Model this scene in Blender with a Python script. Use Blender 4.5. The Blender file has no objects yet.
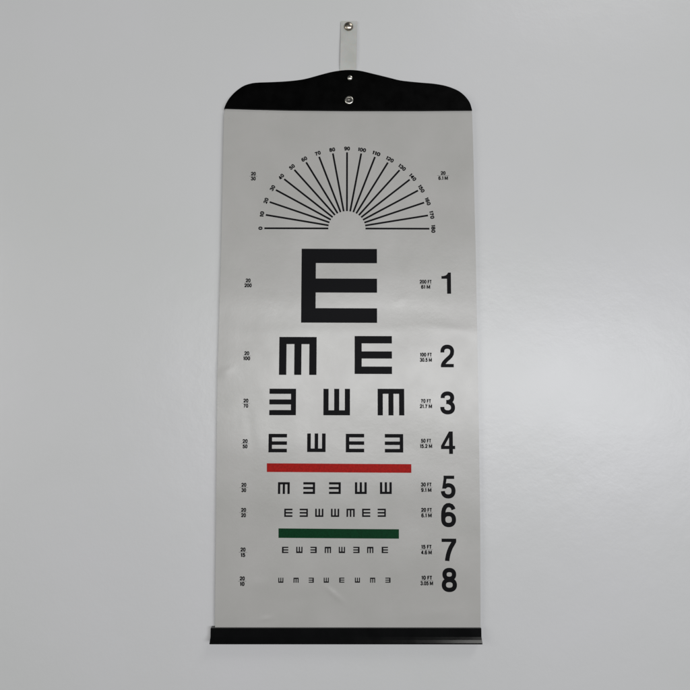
import bpy, bmesh, math, random
from mathutils import Vector, Matrix
random.seed(7)
S = bpy.context.scene
C = S.collection
MM = 0.001

# ------------------------------------------------------------------ helpers
def link(name, me, mat, parent=None, label=None):
    o = bpy.data.objects.new(name, me)
    if mat: me.materials.append(mat)
    C.objects.link(o)
    if parent: o.parent = parent
    if label: o['label'] = label
    return o

def from_bm(name, bm, mat, parent=None, label=None, smooth=False):
    me = bpy.data.meshes.new(name)
    bm.normal_update()
    bm.to_mesh(me); bm.free()
    if smooth:
        for p in me.polygons: p.use_smooth = True
        me.set_sharp_from_angle(angle=math.radians(40))
    return link(name, me, mat, parent, label)

def lerp_table(tab, v):
    if v >= tab[0][0]: return tab[0][1]
    for (a, b), (c, d) in zip(tab, tab[1:]):
        if v >= c:
            t = (v - a) / (c - a)
            return b + (d - b) * t
    return tab[-1][1]

# ------------------------------------------------------------------ the sheet's shape
# chart coordinates: u to the right, v up, in millimetres from the chart's centre;
# the sheet's front lies near y = 0 and bulges towards the viewer (-y) by relief(u, v)
LEFT  = [(303.27, -149.44), (295.73, -150.75), (135.70, -150.81), (-18.57, -152.26), (-178.58, -150.79), (-303.36, -149.53)]
RIGHT = [(304.54, 148.93), (297.00, 149.91), (136.67, 151.23), (-17.88, 151.68), (-178.20, 151.48), (-303.21, 149.96)]
V_TOP, V_BOT = 307.30, -307.64
DENTS = [  (-101.80, -254.09, 12, 6, 0, 0.32),  # u, v, sigma u, sigma v, angle, height (mm)
    (-93.34, -293.53, 7, 1.9, 8, 0.9),
    (-15.57, -266.12, 13, 2.6, -40, 0.75),
    (-54.03, -272.73, 22, 7, 12, -0.30),
    (-142.53, -15.05, 9, 5, 30, 0.40),
    (125.59, 34.91, 20, 6, -8, 0.22),
    (-113.51, -82.10, 6, 26, 6, -0.20),
    (110.06, -285.77, 24, 6, 6, 0.22),
    (61.09, 70.34, 11, 5, 25, 0.13),
    (-118.64, 252.18, 30, 12, 20, 0.20),
    (109.67, 191.35, 24, 14, -30, -0.18),
    (-138.54, -228.72, 5, 24, -6, 0.28),
]
WAVES = [(random.uniform(-1, 1), random.uniform(-1, 1), random.uniform(0, 6.3), random.uniform(60, 150)) for _ in range(9)]
V_FOLD = 33.38
def relief(u, v):
    h = 0.0
    for a, b, ph, lam in WAVES:
        n = math.hypot(a, b) or 1
        h += 0.10 * (lam / 120.0) * math.sin(6.283 * (a * u * 0.6 + b * v) / n / lam + ph)
    # the long soft roll left by storing the chart rolled up
    d = v - V_FOLD - 3.0 * math.sin(u / 55.0)
    h += 0.17 * math.exp(-(d / 9.0) ** 2)
    h -= 0.11 * math.exp(-((d - 19) / 11.0) ** 2)
    for du, dv, su, sv, ang, amp in DENTS:
        x, y = u - du, v - dv
        if abs(x) > 90 or abs(y) > 90: continue
        c, s = math.cos(math.radians(ang)), math.sin(math.radians(ang))
        p, q = (x * c + y * s) / su, (-x * s + y * c) / sv
        h += amp * math.exp(-(p * p + q * q))
    top = min(1.0, max(0.0, (V_TOP - 8 - v) / 40.0))
    bot = min(1.0, max(0.0, (v - V_BOT - 4) / 14.0))
    return (h + 0.45) * top * top * (3 - 2 * top) * bot

INK_LIFT = 0.10
def pt(u, v, lift=0.0):
    return Vector((u * MM, -(relief(u, v) + lift) * MM, v * MM))

# ------------------------------------------------------------------ materials
def new_mat(name):
    m = bpy.data.materials.new(name); m.use_nodes = True
    nt = m.node_tree
    return m, nt, nt.nodes['Principled BSDF']

def noise(nt, scale, detail=4, rough=0.55, vec=None):
    n = nt.nodes.new('ShaderNodeTexNoise')
    n.inputs['Scale'].default_value = scale
    n.inputs['Detail'].default_value = detail
    n.inputs['Roughness'].default_value = rough
    if vec is None:
        tc = nt.nodes.new('ShaderNodeTexCoord'); vec = tc.outputs['Object']
    nt.links.new(vec, n.inputs['Vector'])
    return n

def ramp(nt, src, c0, c1, p0=0.3, p1=0.7):
    r = nt.nodes.new('ShaderNodeValToRGB')
    r.color_ramp.elements[0].position = p0; r.color_ramp.elements[0].color = (*c0, 1)
    r.color_ramp.elements[1].position = p1; r.color_ramp.elements[1].color = (*c1, 1)
    nt.links.new(src, r.inputs['Fac'])
    return r

def rough_map(nt, b, src, lo, hi):
    mr = nt.nodes.new('ShaderNodeMapRange')
    mr.inputs['From Min'].default_value = 0.3; mr.inputs['From Max'].default_value = 0.7
    mr.inputs['To Min'].default_value = lo; mr.inputs['To Max'].default_value = hi
    nt.links.new(src, mr.inputs['Value']); nt.links.new(mr.outputs['Result'], b.inputs['Roughness'])

def bumps(nt, b, layers):
    prev = None
    for src, strength, dist in layers:
        k = nt.nodes.new('ShaderNodeBump')
        k.inputs['Strength'].default_value = strength
        k.inputs['Distance'].default_value = dist
        nt.links.new(src, k.inputs['Height'])
        if prev: nt.links.new(prev.outputs['Normal'], k.inputs['Normal'])
        prev = k
    nt.links.new(prev.outputs['Normal'], b.inputs['Normal'])

# painted wall: slightly glossy off-white emulsion with faint roller texture
M_wall, nt, b = new_mat('wall_paint')
n1 = noise(nt, 3.0, 5); n2 = noise(nt, 140, 4, 0.6); n3 = noise(nt, 9, 3, 0.5)
r = ramp(nt, n1.outputs['Fac'], (0.520, 0.526, 0.518), (0.545, 0.543, 0.552))
nt.links.new(r.outputs['Color'], b.inputs['Base Color'])
rough_map(nt, b, n3.outputs['Fac'], 0.29, 0.34)
b.inputs['Specular IOR Level'].default_value = 0.42
bumps(nt, b, [(n3.outputs['Fac'], 0.35, 0.004), (n2.outputs['Fac'], 0.30, 0.0006)])

# coated chart sheet: greyish white vinyl, fine leather grain, satin sheen
M_sheet, nt, b = new_mat('coated_sheet')
n1 = noise(nt, 14, 4); n2 = noise(nt, 900, 2, 0.5); n3 = noise(nt, 330, 3, 0.6); n4 = noise(nt, 26, 4)
r = ramp(nt, n1.outputs['Fac'], (0.358, 0.354, 0.336), (0.392, 0.384, 0.370))
nt.links.new(r.outputs['Color'], b.inputs['Base Color'])
rough_map(nt, b, n4.outputs['Fac'], 0.26, 0.34)
b.inputs['Specular IOR Level'].default_value = 0.55
bumps(nt, b, [(n4.outputs['Fac'], 0.25, 0.0012), (n3.outputs['Fac'], 0.30, 0.00012), (n2.outputs['Fac'], 0.35, 0.00006)])

def ink(name, col, rough=0.50, spec=0.05):
    m, nt, b = new_mat(name)
    n = noise(nt, 500, 3)
    c0 = tuple(x * 0.8 for x in col); c1 = tuple(min(1, x * 1.2) for x in col)
    r = ramp(nt, n.outputs['Fac'], c0, c1)
    nt.links.new(r.outputs['Color'], b.inputs['Base Color'])
    rough_map(nt, b, n.outputs['Fac'], rough - 0.04, rough + 0.06)
    b.inputs['Specular IOR Level'].default_value = spec
    bumps(nt, b, [(n.outputs['Fac'], 0.3, 0.0001)])
    return m
M_black_ink = ink('black_ink', (0.004, 0.004, 0.005))
M_red_ink = ink('red_ink', (0.30, 0.010, 0.008), spec=0.05)
M_green_ink = ink('green_ink', (0.002, 0.032, 0.011), spec=0.05)

M_plastic, nt, b = new_mat('black_plastic')
n = noise(nt, 60, 4); n2 = noise(nt, 700, 2)
r = ramp(nt, n.outputs['Fac'], (0.0006, 0.0006, 0.0006), (0.0012, 0.0012, 0.0012))
nt.links.new(r.outputs['Color'], b.inputs['Base Color'])
rough_map(nt, b, n.outputs['Fac'], 0.30, 0.42)
b.inputs['Specular IOR Level'].default_value = 0.05
bumps(nt, b, [(n2.outputs['Fac'], 0.25, 0.00008)])

M_rail, nt, b = new_mat('black_rail')
n = noise(nt, 60, 4)
r = ramp(nt, n.outputs['Fac'], (0.0008, 0.0009, 0.0011), (0.0015, 0.0016, 0.0019))
nt.links.new(r.outputs['Color'], b.inputs['Base Color'])
rough_map(nt, b, n.outputs['Fac'], 0.15, 0.19)
b.inputs['Specular IOR Level'].default_value = 0.5

def metal(name, col, rough):
    m, nt, b = new_mat(name)
    n = noise(nt, 400, 4)
    r = ramp(nt, n.outputs['Fac'], tuple(x * 0.75 for x in col), col)
    nt.links.new(r.outputs['Color'], b.inputs['Base Color'])
    b.inputs['Metallic'].default_value = 1.0
    rough_map(nt, b, n.outputs['Fac'], rough * 0.8, rough * 1.3)
    return m
M_steel = metal('steel', (0.62, 0.60, 0.55), 0.28)
M_screw = metal('screw_metal', (0.50, 0.45, 0.38), 0.30)
M_dark, nt, b = new_mat('dark_recess')
n = noise(nt, 300, 2); r = ramp(nt, n.outputs['Fac'], (0.01, 0.01, 0.01), (0.03, 0.028, 0.025))
nt.links.new(r.outputs['Color'], b.inputs['Base Color'])

M_strap, nt, b = new_mat('clear_vinyl_strap')
n = noise(nt, 60, 4); n2 = noise(nt, 25, 3)
r = ramp(nt, n.outputs['Fac'], (0.39, 0.395, 0.37), (0.45, 0.45, 0.43))
nt.links.new(r.outputs['Color'], b.inputs['Base Color'])
rough_map(nt, b, n2.outputs['Fac'], 0.30, 0.45)
b.inputs['Transmission Weight'].default_value = 0.0
b.inputs['Subsurface Weight'].default_value = 0.15
b.inputs['Subsurface Scale'].default_value = 0.002
bumps(nt, b, [(n2.outputs['Fac'], 0.3, 0.001)])

# ------------------------------------------------------------------ wall
WALL_Y = 0.0045
bm = bmesh.new()
L = 2.2
vs = [bm.verts.new(p) for p in ((-L, WALL_Y, -1.4), (L, WALL_Y, -1.4), (L, WALL_Y, 1.5), (-L, WALL_Y, 1.5),
                                (-L, WALL_Y + .1, -1.4), (L, WALL_Y + .1, -1.4), (L, WALL_Y + .1, 1.5), (-L, WALL_Y + .1, 1.5))]
for f in ((0, 1, 2, 3), (5, 4, 7, 6), (4, 0, 3, 7), (1, 5, 6, 2), (3, 2, 6, 7), (4, 5, 1, 0)):
    bm.faces.new([vs[i] for i in f])
w = from_bm('wall', bm, M_wall)
w['kind'] = 'structure'

# ------------------------------------------------------------------ the chart
chart = bpy.data.objects.new('eye_chart', None); C.objects.link(chart)
chart.empty_display_size = 0.05
chart.location = (0, 0, V_BOT * MM)
chart['label'] = 'white tumbling E eye chart with black header and bottom rail hanging on the wall'
chart['category'] = 'eye chart'
bpy.context.view_layer.update()
def adopt(o):
    o.parent = chart
    o.matrix_parent_inverse = Matrix.Translation((0, 0, -V_BOT * MM))
    return o

# sheet, a thin solid
bm = bmesh.new()
NU, NV = 140, 280
front, back = [], []
for j in range(NV + 1):
    v = V_TOP + (V_BOT - V_TOP) * j / NV
    a, c = lerp_table(LEFT, v), lerp_table(RIGHT, v)
    rf, rb = [], []
    for i in range(NU + 1):
        u = a + (c - a) * i / NU
        p = pt(u, v)
        rf.append(bm.verts.new(p)); rb.append(bm.verts.new(p + Vector((0, 0.00045, 0))))
    front.append(rf); back.append(rb)
for j in range(NV):
    for i in range(NU):
        bm.faces.new((front[j][i], front[j+1][i], front[j+1][i+1], front[j][i+1]))
        bm.faces.new((back[j][i], back[j][i+1], back[j+1][i+1], back[j+1][i]))
    bm.faces.new((front[j][0], back[j][0], back[j+1][0], front[j+1][0]))
    bm.faces.new((front[j][NU], front[j+1][NU], back[j+1][NU], back[j][NU]))
for i in range(NU):
    bm.faces.new((front[0][i], front[0][i+1], back[0][i+1], back[0][i]))
    bm.faces.new((front[NV][i], back[NV][i], back[NV][i+1], front[NV][i+1]))
sheet = adopt(from_bm('sheet', bm, M_sheet, smooth=True))
bpy.context.view_layer.update()
def printed(name, bm, mat, label=None):
    o = from_bm(name, bm, mat, None, label)
    o.parent = sheet
    return o

# --- printing
def grid_quad(bm, p, step=3.5, lift=INK_LIFT):
    """p: four (u,v) corners; filled with a fine grid that follows the sheet."""
    a, b_, c, d = [Vector(q) for q in p]
    nu = max(1, int(math.ceil(max((b_ - a).length, (c - d).length) / step)))
    nv = max(1, int(math.ceil(max((d - a).length, (c - b_).length) / step)))
    g = []
    for j in range(nv + 1):
        row = []
        for i in range(nu + 1):
            s, t = i / nu, j / nv
            q = a * (1-s) * (1-t) + b_ * s * (1-t) + c * s * t + d * (1-s) * t
            row.append(bm.verts.new(pt(q.x, q.y, lift)))
        g.append(row)
    for j in range(nv):
        for i in range(nu):
            bm.faces.new((g[j][i], g[j][i+1], g[j+1][i+1], g[j+1][i]))

def letter(bb, turn):
    """five by five tumbling E filling the box bb; turn: where its arms point"""
    u0, v0, u1, v1 = bb
    def T(x, y):                     # unit square, E with arms to the right
        x -= .5; y -= .5
        if turn == 'L': x = -x
        elif turn == 'U': x, y = y, x
        elif turn == 'D': x, y = y, -x
        return (u0 + (u1-u0) * (x + .5), v0 + (v1-v0) * (y + .5))
    bm = bmesh.new()
    sp = 0.19 if u1 - u0 > 8 else 0.25           # the smallest rows print a little heavier
    for (a, b_, c, d) in ((0, 0, sp, 1), (sp, 0, 1, .195), (sp, .405, 1, .595), (sp, .805, 1, 1)):
        grid_quad(bm, [T(a, b_), T(c, b_), T(c, d), T(a, d)])
    bmesh.ops.recalc_face_normals(bm, faces=bm.faces)
    for f in bm.faces:
        if f.normal.y > 0: f.normal_flip()
    WORDS = {'R': 'right', 'L': 'left', 'U': 'up', 'D': 'down'}
    return printed('letter', bm, M_black_ink, 'black printed letter E with its arms pointing ' + WORDS[turn])

LETTERS = [
    ((-55.40, 43.07, 33.97, 131.43), 'R'),
    ((-80.68, -18.24, -36.93, 26.18), 'D'), ((7.55, -16.99, 51.24, 27.47), 'R'),
    ((-91.47, -65.00, -60.55, -34.34), 'L'), ((-28.69, -64.99, 2.24, -34.32), 'U'), ((34.36, -64.98, 65.32, -34.18), 'D'),
    ((-91.79, -107.56, -70.53, -86.40), 'R'), ((-47.18, -107.14, -25.91, -85.86), 'U'), ((-2.55, -107.41, 18.74, -86.23), 'R'), ((42.58, -107.56, 63.88, -86.38), 'L'),
    ((-80.34, -154.75, -66.79, -141.41), 'D'), ((-51.28, -154.71, -37.72, -141.37), 'L'), ((-21.75, -154.67, -8.19, -141.33), 'L'), ((8.02, -154.62, 21.59, -141.28), 'U'), ((36.77, -154.58, 50.34, -141.24), 'U'),
]
LETTERS += [((-72.81, -180.50, -63.43, -171.29), 'R'), ((-55.18, -180.48, -45.79, -171.27), 'L'), ((-37.43, -180.45, -28.04, -171.25), 'U'), ((-19.34, -180.43, -9.94, -171.22), 'U'), ((-1.58, -180.41, 7.81, -171.20), 'D'), ((16.29, -180.39, 25.69, -171.18), 'R'), ((34.06, -180.36, 43.46, -171.15), 'L')]
LETTERS += [((-74.94, -220.84, -67.76, -213.83), 'R'), ((-58.76, -220.82, -51.59, -213.82), 'U'), ((-42.59, -220.80, -35.41, -213.80), 'L'), ((-26.29, -220.79, -19.11, -213.78), 'D'), ((-10.33, -220.77, -3.15, -213.77), 'U'), ((6.19, -220.75, 13.38, -213.75), 'L'), ((21.93, -220.74, 29.11, -213.73), 'D'), ((38.58, -220.72, 45.77, -213.72), 'R')]
LETTERS += [((-78.77, -253.57, -72.99, -247.95), 'U'), ((-61.53, -253.56, -55.74, -247.94), 'D'), ((-44.28, -253.54, -38.50, -247.92), 'L'), ((-27.26, -253.53, -21.47, -247.91), 'U'), ((-9.67, -253.52, -3.88, -247.89), 'R'), ((8.05, -253.50, 13.84, -247.88), 'U'), ((25.31, -253.49, 31.10, -247.86), 'D'), ((42.68, -253.47, 48.48, -247.85), 'L')]
for bb, turn in LETTERS: letter(bb, turn)

def stripe(corners, mat, label):
    bm = bmesh.new(); grid_quad(bm, corners)
    for f in bm.faces:
        f.normal_update()
        if f.normal.y > 0: f.normal_flip()
    printed('stripe', bm, mat, label)
stripe([(-93.33, -129.88), (73.01, -130.65), (73.08, -120.75), (-93.46, -120.00)], M_red_ink, 'red printed stripe under the fourth row of letters')
stripe([(-79.13, -203.99), (58.32, -204.73), (58.38, -194.23), (-79.25, -193.38)], M_green_ink, 'green printed stripe above the seventh row of letters')

# --- lettering: a plain bold grotesque drawn with strokes and polygons, laid on the sheet
def arc(cx, cy, rx, ry, a0, a1, n=20, sq=0.88):
    R_ = []
    for i in range(n + 1):
        a = math.radians(a0 + (a1 - a0) * i / n); c, s = math.cos(a), math.sin(a)
        R_.append((cx + rx * math.copysign(abs(c) ** sq, c), cy + ry * math.copysign(abs(s) ** sq, s)))
    return R_
TK = 0.186
SIX = [('s', arc(.32, .31, .236, .231, 0, 360, 32)), ('s', [(.542, .735), (.515, .81), (.455, .885), (.36, .921), (.26, .912), (.18, .855), (.12, .75), (.09, .62), (.082, .48), (.084, .34)])]
GLYPH = {
 '0': (.63, [('s', arc(.315, .5, .236, .421, 0, 360, 36, .82))]),
 '1': (.43, [('p', [(.25, 0), (.43, 0), (.43, 1), (.30, 1), (.27, .93), (.20, .865), (.10, .835), (0, .83), (0, .705), (.25, .705)])]),
 '2': (.63, [('s', arc(.315, .70, .236, .221, 188, 0, 18) + [(.535, .60), (.48, .505), (.38, .415), (.27, .325), (.17, .225), (.115, .15), (.092, .08), (.089, .02)]), ('p', [(0, 0), (.62, 0), (.62, .15), (.02, .15)])]),
 '3': (.63, [('s', arc(.305, .735, .215, .186, 185, -55, 20) + [(.37, .545), (.25, .535)]), ('s', [(.25, .5405), (.35, .535)] + arc(.31, .295, .241, .216, 55, -185, 22))]),
 '4': (.63, [('p', [(0, .36), (.155, .36), (.36, .73), (.36, 1)]), ('p', [(0, .215), (.36, .215), (.36, .36), (0, .36)]), ('p', [(.36, 0), (.53, 0), (.53, 1), (.36, 1)]), ('p', [(.53, .215), (.63, .215), (.63, .36), (.53, .36)])]),
 '5': (.63, [('p', [(.10, .855), (.585, .855), (.585, 1), (.10, 1)]), ('p', [(.03, .425), (.17, .425), (.235, .855), (.10, .855)]), ('s', [(.12, .475), (.16, .52), (.23, .563)] + arc(.305, .33, .241, .248, 92, -178, 24))]),
 '6': (.64, SIX),
 '7': (.62, [('p', [(0, .85), (.62, .85), (.62, 1), (0, 1)]), ('s', [(.535, .93), (.525, .86), (.47, .76), (.39, .62), (.32, .45), (.27, .28), (.235, .10), (.225, 0)])]),
 '8': (.63, [('s', arc(.315, .735, .205, .186, 0, 360, 30)), ('s', arc(.315, .288, .236, .209, 0, 360, 32))]),
 '9': (.64, [(k, [(.64 - x, 1 - y) for x, y in q]) for k, q in SIX]),
 'F': (.54, [('p', [(0, 0), (.17, 0), (.17, 1), (0, 1)]), ('p', [(.17, .84), (.54, .84), (.54, 1), (.17, 1)]), ('p', [(.17, .42), (.48, .42), (.48, .57), (.17, .57)])]),
 'T': (.60, [('p', [(.215, 0), (.385, 0), (.385, .84), (.215, .84)]), ('p', [(0, .84), (.60, .84), (.60, 1), (0, 1)])]),
 'M': (.78, [('p', [(0, 0), (.16, 0), (.16, 1), (0, 1)]), ('p', [(.62, 0), (.78, 0), (.78, 1), (.62, 1)]), ('p', [(.16, 1), (.16, .66), (.32, 0), (.46, 0), (.62, .66), (.62, 1), (.54, 1), (.39, .34), (.24, 1)])]),
 '.': (.16, [('p', [(0, 0), (.16, 0), (.16, .16), (0, .16)])]),
 ' ': (.20, []),
}
# the tiny print uses heavier, stroke-only forms of the angular characters
FINE = dict(GLYPH)
FINE.update({
 '1': (.36, [('s', [(.23, 0), (.23, 1)]), ('s', [(.02, .80), (.22, .80)])]),
 '2': (.63, [GLYPH['2'][1][0], ('s', [(.02, .12), (.62, .12)])]),
 '4': (.63, [('s', [(.44, 0), (.44, 1)]), ('s', [(0, .29), (.63, .29)]), ('s', [(.07, .32), (.40, .92)])]),
 '5': (.63, [('s', [(.09, .88), (.58, .88)]), ('s', [(.15, .94), (.11, .50)]), GLYPH['5'][1][2]]),
 '7': (.62, [('s', [(0, .88), (.62, .88)]), GLYPH['7'][1][1]]),
 'F': (.54, [('s', [(.13, 0), (.13, 1)]), ('s', [(.14, .88), (.54, .88)]), ('s', [(.14, .48), (.48, .48)])]),
 'T': (.60, [('s', [(.30, 0), (.30, .9)]), ('s', [(0, .88), (.60, .88)])]),
 'M': (1.0, [('s', [(.12, 0), (.12, 1)]), ('s', [(.88, 0), (.88, 1)]), ('p', [(.20, 1), (.20, .62), (.42, .05), (.58, .05), (.80, .62), (.80, 1), (.72, 1), (.50, .42), (.28, 1)])]),
 '.': (.22, [('p', [(0, 0), (.22, 0), (.22, .22), (0, .22)])]),
})
def lay_text(bm, text, cu_, cv, w_, h_, rot=0.0, tk=TK):
    gap = 0.13
    G = GLYPH if tk == TK else FINE
    total = sum(G[ch][0] for ch in text) + gap * (len(text) - 1)
    c, s = math.cos(rot), math.sin(rot)
    x0 = 0.0; layer = 0
    for ch in text:
        wd, shapes = G[ch]
        for kind, q in shapes:
            layer += 1
            lift = INK_LIFT + 0.006 * (layer % 3)
            def V(x, y):
                x = (x + x0) / total - .5; y = y - .5
                x *= w_; y *= h_
                return bm.verts.new(pt(cu_ + x*c - y*s, cv + x*s + y*c, lift))
            if kind == 'p':
                f = bm.faces.new([V(x, y) for x, y in q])
                f.normal_update()
                if f.normal.y > 0: f.normal_flip()
                if len(q) > 4: bmesh.ops.triangulate(bm, faces=[f])
            else:
                closed = math.hypot(q[0][0]-q[-1][0], q[0][1]-q[-1][1]) < 1e-6
                if closed: q = q[:-1]
                n = len(q); A = []; B = []
                for i in range(n):
                    if closed: a, b_ = q[i-1], q[(i+1) % n]
                    else: a, b_ = q[max(i-1, 0)], q[min(i+1, n-1)]
                    dx, dy = b_[0]-a[0], b_[1]-a[1]; l = math.hypot(dx, dy) or 1
                    nx, ny = -dy/l*tk/2, dx/l*tk/2
                    A.append(V(q[i][0]+nx, q[i][1]+ny)); B.append(V(q[i][0]-nx, q[i][1]-ny))
                for i in range(n if closed else n-1):
                    j = (i+1) % n
                    f = bm.faces.new((A[i], B[i], B[j], A[j])); f.normal_update()
                    if f.normal.y > 0: f.normal_flip()
        x0 += wd + gap

DIGITS = [('1', 110.22, 77.89, 121.47, 103.28), ('2', 108.42, -8.97, 123.78, 17.20), ('3', 107.82, -63.35, 124.01, -37.41), ('4', 107.54, -109.05, 123.87, -83.28),
          ('5', 107.55, -159.34, 123.44, -133.76), ('6', 107.08, -191.48, 123.60, -164.97), ('7', 106.99, -229.25, 123.65, -204.56), ('8', 106.95, -263.39, 123.55, -237.23)]
for ch, u0, v0, u1, v1 in DIGITS:
    bm = bmesh.new()
    lay_text(bm, ch, (u0+u1)/2, (v0+v1)/2, u1-u0, v1-v0)
    printed('digit', bm, M_black_ink, 'large black printed number ' + ch)

def mark(u, v, top, bottom, ch, wt, wb, wl, gap):
    bm = bmesh.new()
    lay_text(bm, top, u, v + gap + ch/2, wt, ch, tk=.275)
    lay_text(bm, bottom, u, v - gap - ch/2, wb, ch, tk=.275)
    t = 0.24
    grid_quad(bm, [(u - wl/2, v - t/2), (u + wl/2, v - t/2), (u + wl/2, v + t/2), (u - wl/2, v + t/2)])
    for f in bm.faces:
        f.normal_update()
        if f.normal.y > 0: f.normal_flip()
    printed('distance_mark', bm, M_black_ink)

K = 1.17
for (u, v, bot, wb) in ((-114.06, 219.67, '30', 4.6), (-118.28, 90.12, '200', 7), (-118.57, 3.94, '100', 6.6), (-118.75, -51.23, '70', 4.4),
                    (-118.81, -97.80, '50', 4.4), (-119.51, -147.48, '30', 4.4), (-119.39, -175.74, '20', 4.4), (-119.36, -220.05, '15', 4.2), (-119.63, -251.90, '10', 4.2)):
    mark(u, v, '20', bot, 3.6*K, 4.6*K, wb*K, 8.2*K, 0.75*K)
for (u, v, top, wt, bot, wb) in ((113.73, 221.26, '20', 4.6, '6.1 M', 9.6), (91.49, 89.06, '200 FT', 11.8, '61 M', 9.0), (90.95, 2.69, '100 FT', 11.6, '30.5 M', 11.8),
                    (90.57, -51.26, '70 FT', 9.8, '21.7 M', 12), (90.27, -97.09, '50 FT', 9.8, '15.2 M', 12), (90.05, -146.94, '30 FT', 10.2, '9.1 M', 10),
                    (90.13, -175.58, '20 FT', 10.2, '6.1 M', 10), (89.64, -216.73, '15 FT', 9.8, '4.6 M', 10.2), (89.67, -250.96, '10 FT', 10, '3.05 M', 12)):
    mark(u, v, top, bot, 3.6*K, wt*K, wb*K, 12.2*K, 0.85*K)

# --- astigmatism fan
FU, FV = -1.75, 156.06
RX0, RX1, RY0, RY1 = 18.6*1.19, 82.6*1.19, 17.7*1.19, 78.6*1.19
for k in range(19):
    a = math.radians(180 - 10 * k)
    c, s = math.cos(a), math.sin(a)
    p0 = Vector((FU + RX0*c, FV + RY0*s)); p1 = Vector((FU + RX1*c, FV + RY1*s))
    n = (p1 - p0).normalized(); n = Vector((-n.y, n.x)) * 1.06
    bm = bmesh.new()
    grid_quad(bm, [tuple(p0 - n), tuple(p1 - n), tuple(p1 + n), tuple(p0 + n)])
    for f in bm.faces:
        f.normal_update()
        if f.normal.y > 0: f.normal_flip()
    printed('fan_line', bm, M_black_ink)
    t = str(10 * k)
    ex = 3.9 * 1.19
    bm = bmesh.new()
    w_ = {1: 2.9, 2: 5.5, 3: 7.9}[len(t)] * 1.19
    lay_text(bm, t, FU + (RX1+ex)*c, FV + (RY1+ex)*s, w_, 3.7*1.19, rot=a - math.pi/2, tk=.275)
    printed('fan_number', bm, M_black_ink)

# ------------------------------------------------------------------ black header plate
OUT = [(-150.41, 303.26), (-147.87, 309.94), (-143.52, 317.13), (-136.50, 324.86), (-127.75, 331.34), (-119.05, 334.54), (-110.20, 335.85), (-92.59, 336.56), (-74.97, 337.65), (-59.17, 339.50), (-49.46, 341.57), (-39.74, 344.40), (-30.01, 347.24), (-20.28, 349.82), (-8.22, 351.78), (1.65, 352.34), (13.85, 351.38), (28.84, 347.89), (48.69, 342.90), (61.35, 339.66), (73.15, 338.06), (88.98, 336.61), (103.10, 335.41), (115.50, 333.31), (126.06, 329.94), (134.77, 325.55), (141.74, 319.26), (146.97, 311.46), (149.62, 302.15), (86.62, 301.38), (-0.69, 301.01), (-70.97, 301.34), (-113.36, 302.16)]
def smooth_outline(P, keep):
    """Catmull-Rom through the first `keep` points (the curved top), straight along the bottom"""
    R = []
    for i in range(keep - 1):
        p0 = P[max(i-1, 0)]; p1 = P[i]; p2 = P[i+1]; p3 = P[min(i+2, keep-1)]
        for k in range(4):
            t = k / 4
            R.append(tuple(0.5 * ((2*p1[j]) + (-p0[j]+p2[j])*t + (2*p0[j]-5*p1[j]+4*p2[j]-p3[j])*t*t + (-p0[j]+3*p1[j]-3*p2[j]+p3[j])*t**3) for j in (0, 1)))
    return R + P[keep-1:]
def plate(name, outline, y_front, y_back, mat, bevel):
    bm = bmesh.new()
    f = bm.faces.new([bm.verts.new((u*MM, y_front, v*MM)) for u, v in outline])
    f.normal_update()
    if f.normal.y > 0: f.normal_flip()
    r_ = bmesh.ops.extrude_face_region(bm, geom=[f])
    for e in r_['geom']:
        if isinstance(e, bmesh.types.BMVert): e.co.y = y_back
    bm.verts.ensure_lookup_table()
    bmesh.ops.recalc_face_normals(bm, faces=bm.faces)
    ed = [e for e in bm.edges if abs(e.verts[0].co.y - y_front) < 1e-7 and abs(e.verts[1].co.y - y_front) < 1e-7]
    if bevel: bmesh.ops.bevel(bm, geom=ed, offset=bevel, segments=2, profile=0.6, affect='EDGES')
    return from_bm(name, bm, mat)
header = adopt(plate('header_bar', smooth_outline(OUT, 29), -0.0019, 0.0030, M_plastic, 0.0004))

def lathe(profile, cu_, cv, seg=40):
    """profile: list of (radius mm, forward mm); turned round an axis facing the viewer"""
    bm = bmesh.new()
    rings = []
    for r_, f_ in profile:
        if r_ < 1e-6: rings.append([bm.verts.new((cu_*MM, -f_*MM, cv*MM))])
        else: rings.append([bm.verts.new(((cu_ + r_*math.cos(2*math.pi*i/seg))*MM, -f_*MM, (cv + r_*math.sin(2*math.pi*i/seg))*MM)) for i in range(seg)])
    for a, b_ in zip(rings, rings[1:]):
        for i in range(seg):
            j = (i+1) % seg
            q = [a[i % len(a)], a[j % len(a)], b_[j % len(b_)], b_[i % len(b_)]]
            q2 = []
            for x in q:
                if x not in q2: q2.append(x)
            if len(q2) > 2: bm.faces.new(q2)
    bmesh.ops.recalc_face_normals(bm, faces=bm.faces)
    return bm
U1, V1 = 1.67, 341.93
o = from_bm('rivet', lathe([(3.3, 1.7), (3.4, 2.1), (3.1, 2.7), (2.4, 3.3), (1.3, 3.7), (0, 3.8)], U1, V1), M_steel, None, 'small domed steel rivet near the top of the header', True)
o.parent = header
U2, V2 = 0.62, 313.98
o = from_bm('eyelet', lathe([(5.2, 1.7), (5.3, 2.1), (4.9, 2.6), (4.1, 2.95), (3.3, 2.8), (2.9, 2.2), (2.8, 1.95)], U2, V2), M_steel, None, 'round steel eyelet ring above the printed sheet', True)
o.parent = header
o2 = from_bm('eyelet_hole', lathe([(2.9, 1.96), (0, 1.96)], U2, V2), M_dark); o2.parent = header
o3 = from_bm('eyelet_post', lathe([(1.5, 1.9), (1.5, 2.5), (1.1, 2.9), (0, 3.0)], U2 - 0.2, V2 + 0.1, 24), M_steel, None, None, True); o3.parent = header

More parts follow.
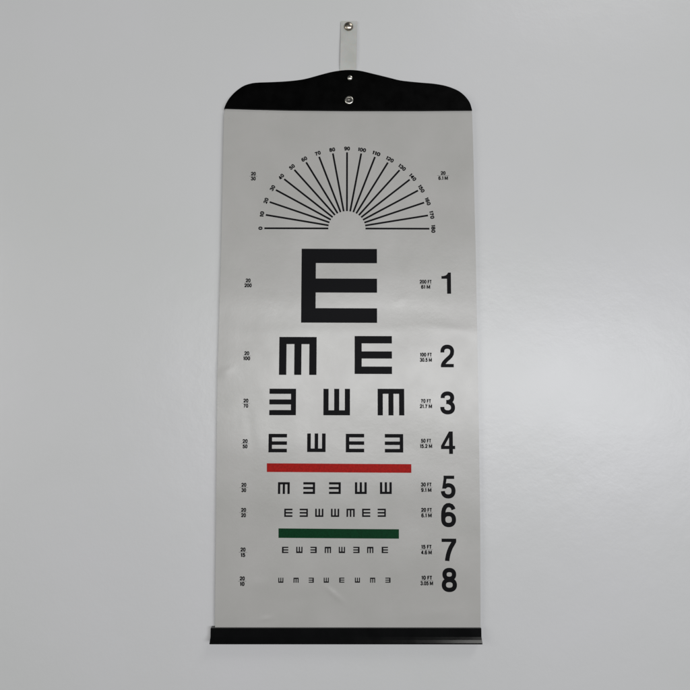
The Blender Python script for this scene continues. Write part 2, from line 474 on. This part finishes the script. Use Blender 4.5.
# ------------------------------------------------------------------ bottom rail
UL, UR, VT, VB = -153.92, 150.31, -302.53, -318.06
H_ = VT - VB
prof = [(2.8, 0), (-2.3, 0), (-2.75, -0.4), (-2.75, -H_*0.60), (-4.6, -H_*0.76), (-6.9, -H_*0.92), (-6.95, -H_), (2.8, -H_)]
bm = bmesh.new()
NB = 60
rows = []
for i in range(NB + 1):
    u = UL + (UR - UL) * i / NB
    rows.append([bm.verts.new((u*MM, y*MM, (VT + z)*MM)) for y, z in prof])
n_ = len(prof)
for a, b_ in zip(rows, rows[1:]):
    for k in range(n_):
        bm.faces.new((a[k], a[(k+1) % n_], b_[(k+1) % n_], b_[k]))
bm.faces.new(rows[0]); bm.faces.new(rows[-1])
bmesh.ops.recalc_face_normals(bm, faces=bm.faces)
ends = [e for e in bm.edges if abs(e.verts[0].co.x - e.verts[1].co.x) < 1e-7 and (abs(e.verts[0].co.x - UL*MM) < 1e-7 or abs(e.verts[0].co.x - UR*MM) < 1e-7)]
bmesh.ops.bevel(bm, geom=ends, offset=0.00025, segments=1, affect='EDGES')
rail = adopt(from_bm('bottom_rail', bm, M_rail))

# ------------------------------------------------------------------ hanging strap and its screw
AX = [(-9.62, 418.00), (-9.69, 397.91), (-10.35, 372.29), (-11.00, 345.55)]
BX = [(10.40, 417.84), (10.17, 398.01), (9.69, 372.38), (8.97, 345.64)]
bm = bmesh.new(); fr, bk = [], []
NS = 24
for j in range(NS + 1):
    t = j / NS * (len(AX) - 1); k = min(int(t), len(AX) - 2); t -= k
    a = Vector(AX[k]).lerp(Vector(AX[k+1]), t); c = Vector(BX[k]).lerp(Vector(BX[k+1]), t)
    s_ = j / NS
    rf, rb = [], []
    for i in range(9):
        p = a.lerp(c, i / 8)
        out = 1.2 + 1.1 * math.sin(math.pi * min(1, max(0, (s_ - .12)) / .88)) * 0.9 + 0.25 * math.cos(i / 8 * 3.14) * s_ - 2.6 * max(0, s_ - .75) / .25 * 0.9
        y = WALL_Y * 1000 - 0.5 - out
        y = max(y, -1.5) if s_ < .8 else y
        # below its visible length the strap slips behind the header plate
        rf.append(bm.verts.new((p.x*MM, y*MM, p.y*MM))); rb.append(bm.verts.new((p.x*MM, (y + .4)*MM, p.y*MM)))
    fr.append(rf); bk.append(rb)
for j in range(NS):
    for i in range(8):
        bm.faces.new((fr[j][i], fr[j+1][i], fr[j+1][i+1], fr[j][i+1])); bm.faces.new((bk[j][i], bk[j][i+1], bk[j+1][i+1], bk[j+1][i]))
    bm.faces.new((fr[j][0], bk[j][0], bk[j+1][0], fr[j+1][0])); bm.faces.new((fr[j][8], fr[j+1][8], bk[j+1][8], bk[j][8]))
for i in range(8):
    bm.faces.new((fr[0][i], fr[0][i+1], bk[0][i+1], bk[0][i])); bm.faces.new((fr[NS][i], bk[NS][i], bk[NS][i+1], fr[NS][i+1]))
adopt(from_bm('hanging_strap', bm, M_strap, None, None, True))

US, VS = -0.15, 410.44
bm = lathe([(2.0, -WALL_Y*1000 - 8), (2.0, -2.8), (5.4, -2.75), (5.75, -2.3), (5.6, -1.6), (4.9, -0.6), (3.8, 0.15), (2.2, 0.65), (0.0, 0.8)], 0, 0, 48)
me = bpy.data.meshes.new('wall_screw'); bm.normal_update(); bm.to_mesh(me); bm.free()
for p in me.polygons: p.use_smooth = True
scr = link('wall_screw', me, M_screw)
scr.location = (US*MM, 0, VS*MM)
scr['label'] = 'round metal screw head pinning the grey strap to the wall at the top'
scr['category'] = 'screw'
# shallow worn slot across the head
bm = bmesh.new()
for (hx, hz) in ((3.0, 0.42),):
    vs = []
    for y in (-0.98, -0.1):
        vs.append([bm.verts.new((x*MM, y*MM, z*MM)) for x, z in ((-hx, -hz), (hx, -hz), (hx, hz), (-hx, hz))])
    for k in range(4): bm.faces.new((vs[0][k], vs[0][(k+1) % 4], vs[1][(k+1) % 4], vs[1][k]))
    bm.faces.new(vs[0]); bm.faces.new(vs[1][::-1])
bm.transform(Matrix.Rotation(math.radians(38), 4, 'Y'))
bmesh.ops.recalc_face_normals(bm, faces=bm.faces)
sl = from_bm('slot', bm, M_dark); sl.parent = scr

# ------------------------------------------------------------------ light
def area(name, loc, target, sx, sy, power, col):
    l = bpy.data.lights.new(name, 'AREA'); l.shape = 'RECTANGLE'; l.size = sx; l.size_y = sy
    l.energy = power; l.color = col
    o = bpy.data.objects.new(name, l); C.objects.link(o)
    o.location = loc
    o.rotation_euler = (Vector(target) - Vector(loc)).to_track_quat('-Z', 'Y').to_euler()
    return o
area('window_light', (1.25, -2.0, -0.04), (0.2, 0, 0), 0.85, 0.65, 14, (0.93, 0.945, 1.0))
area('tube_light', (0.14, -2.3, 0.04), (0, 0, -0.02), 1.5, 0.62, 25, (0.985, 0.99, 1.0))
area('ceiling_light', (1.3, -1.4, 2.3), (0, 0, 0), 1.2, 0.8, 15, (1.0, 0.995, 0.96))
area('side_fill', (-2.1, -1.5, 0.1), (0, 0, 0), 1.2, 1.2, 12, (1.0, 0.99, 0.94))  # added fill from the left, outside the mirror angle; no known lamp there

W_ = bpy.data.worlds.new('World'); S.world = W_; W_.use_nodes = True
bg = W_.node_tree.nodes['Background']
bg.inputs['Color'].default_value = (0.97, 1.0, 0.98, 1); bg.inputs['Strength'].default_value = 0.05

# ------------------------------------------------------------------ camera
cam = bpy.data.cameras.new('camera'); co = bpy.data.objects.new('camera', cam); C.objects.link(co)
cam.sensor_width = 36; cam.lens = 36 * 560 / 690
cam.clip_start = 0.01; cam.clip_end = 50
co.location = (-0.00627, -0.65459, -0.03419)
co.rotation_euler = (1.64869, -0.00216, -0.00407)
S.camera = co
S.render.resolution_x = S.render.resolution_y = 1024
S.view_settings.view_transform = 'Standard'; S.view_settings.look = 'None'
S.view_settings.exposure = 0.12; S.view_settings.gamma = 1
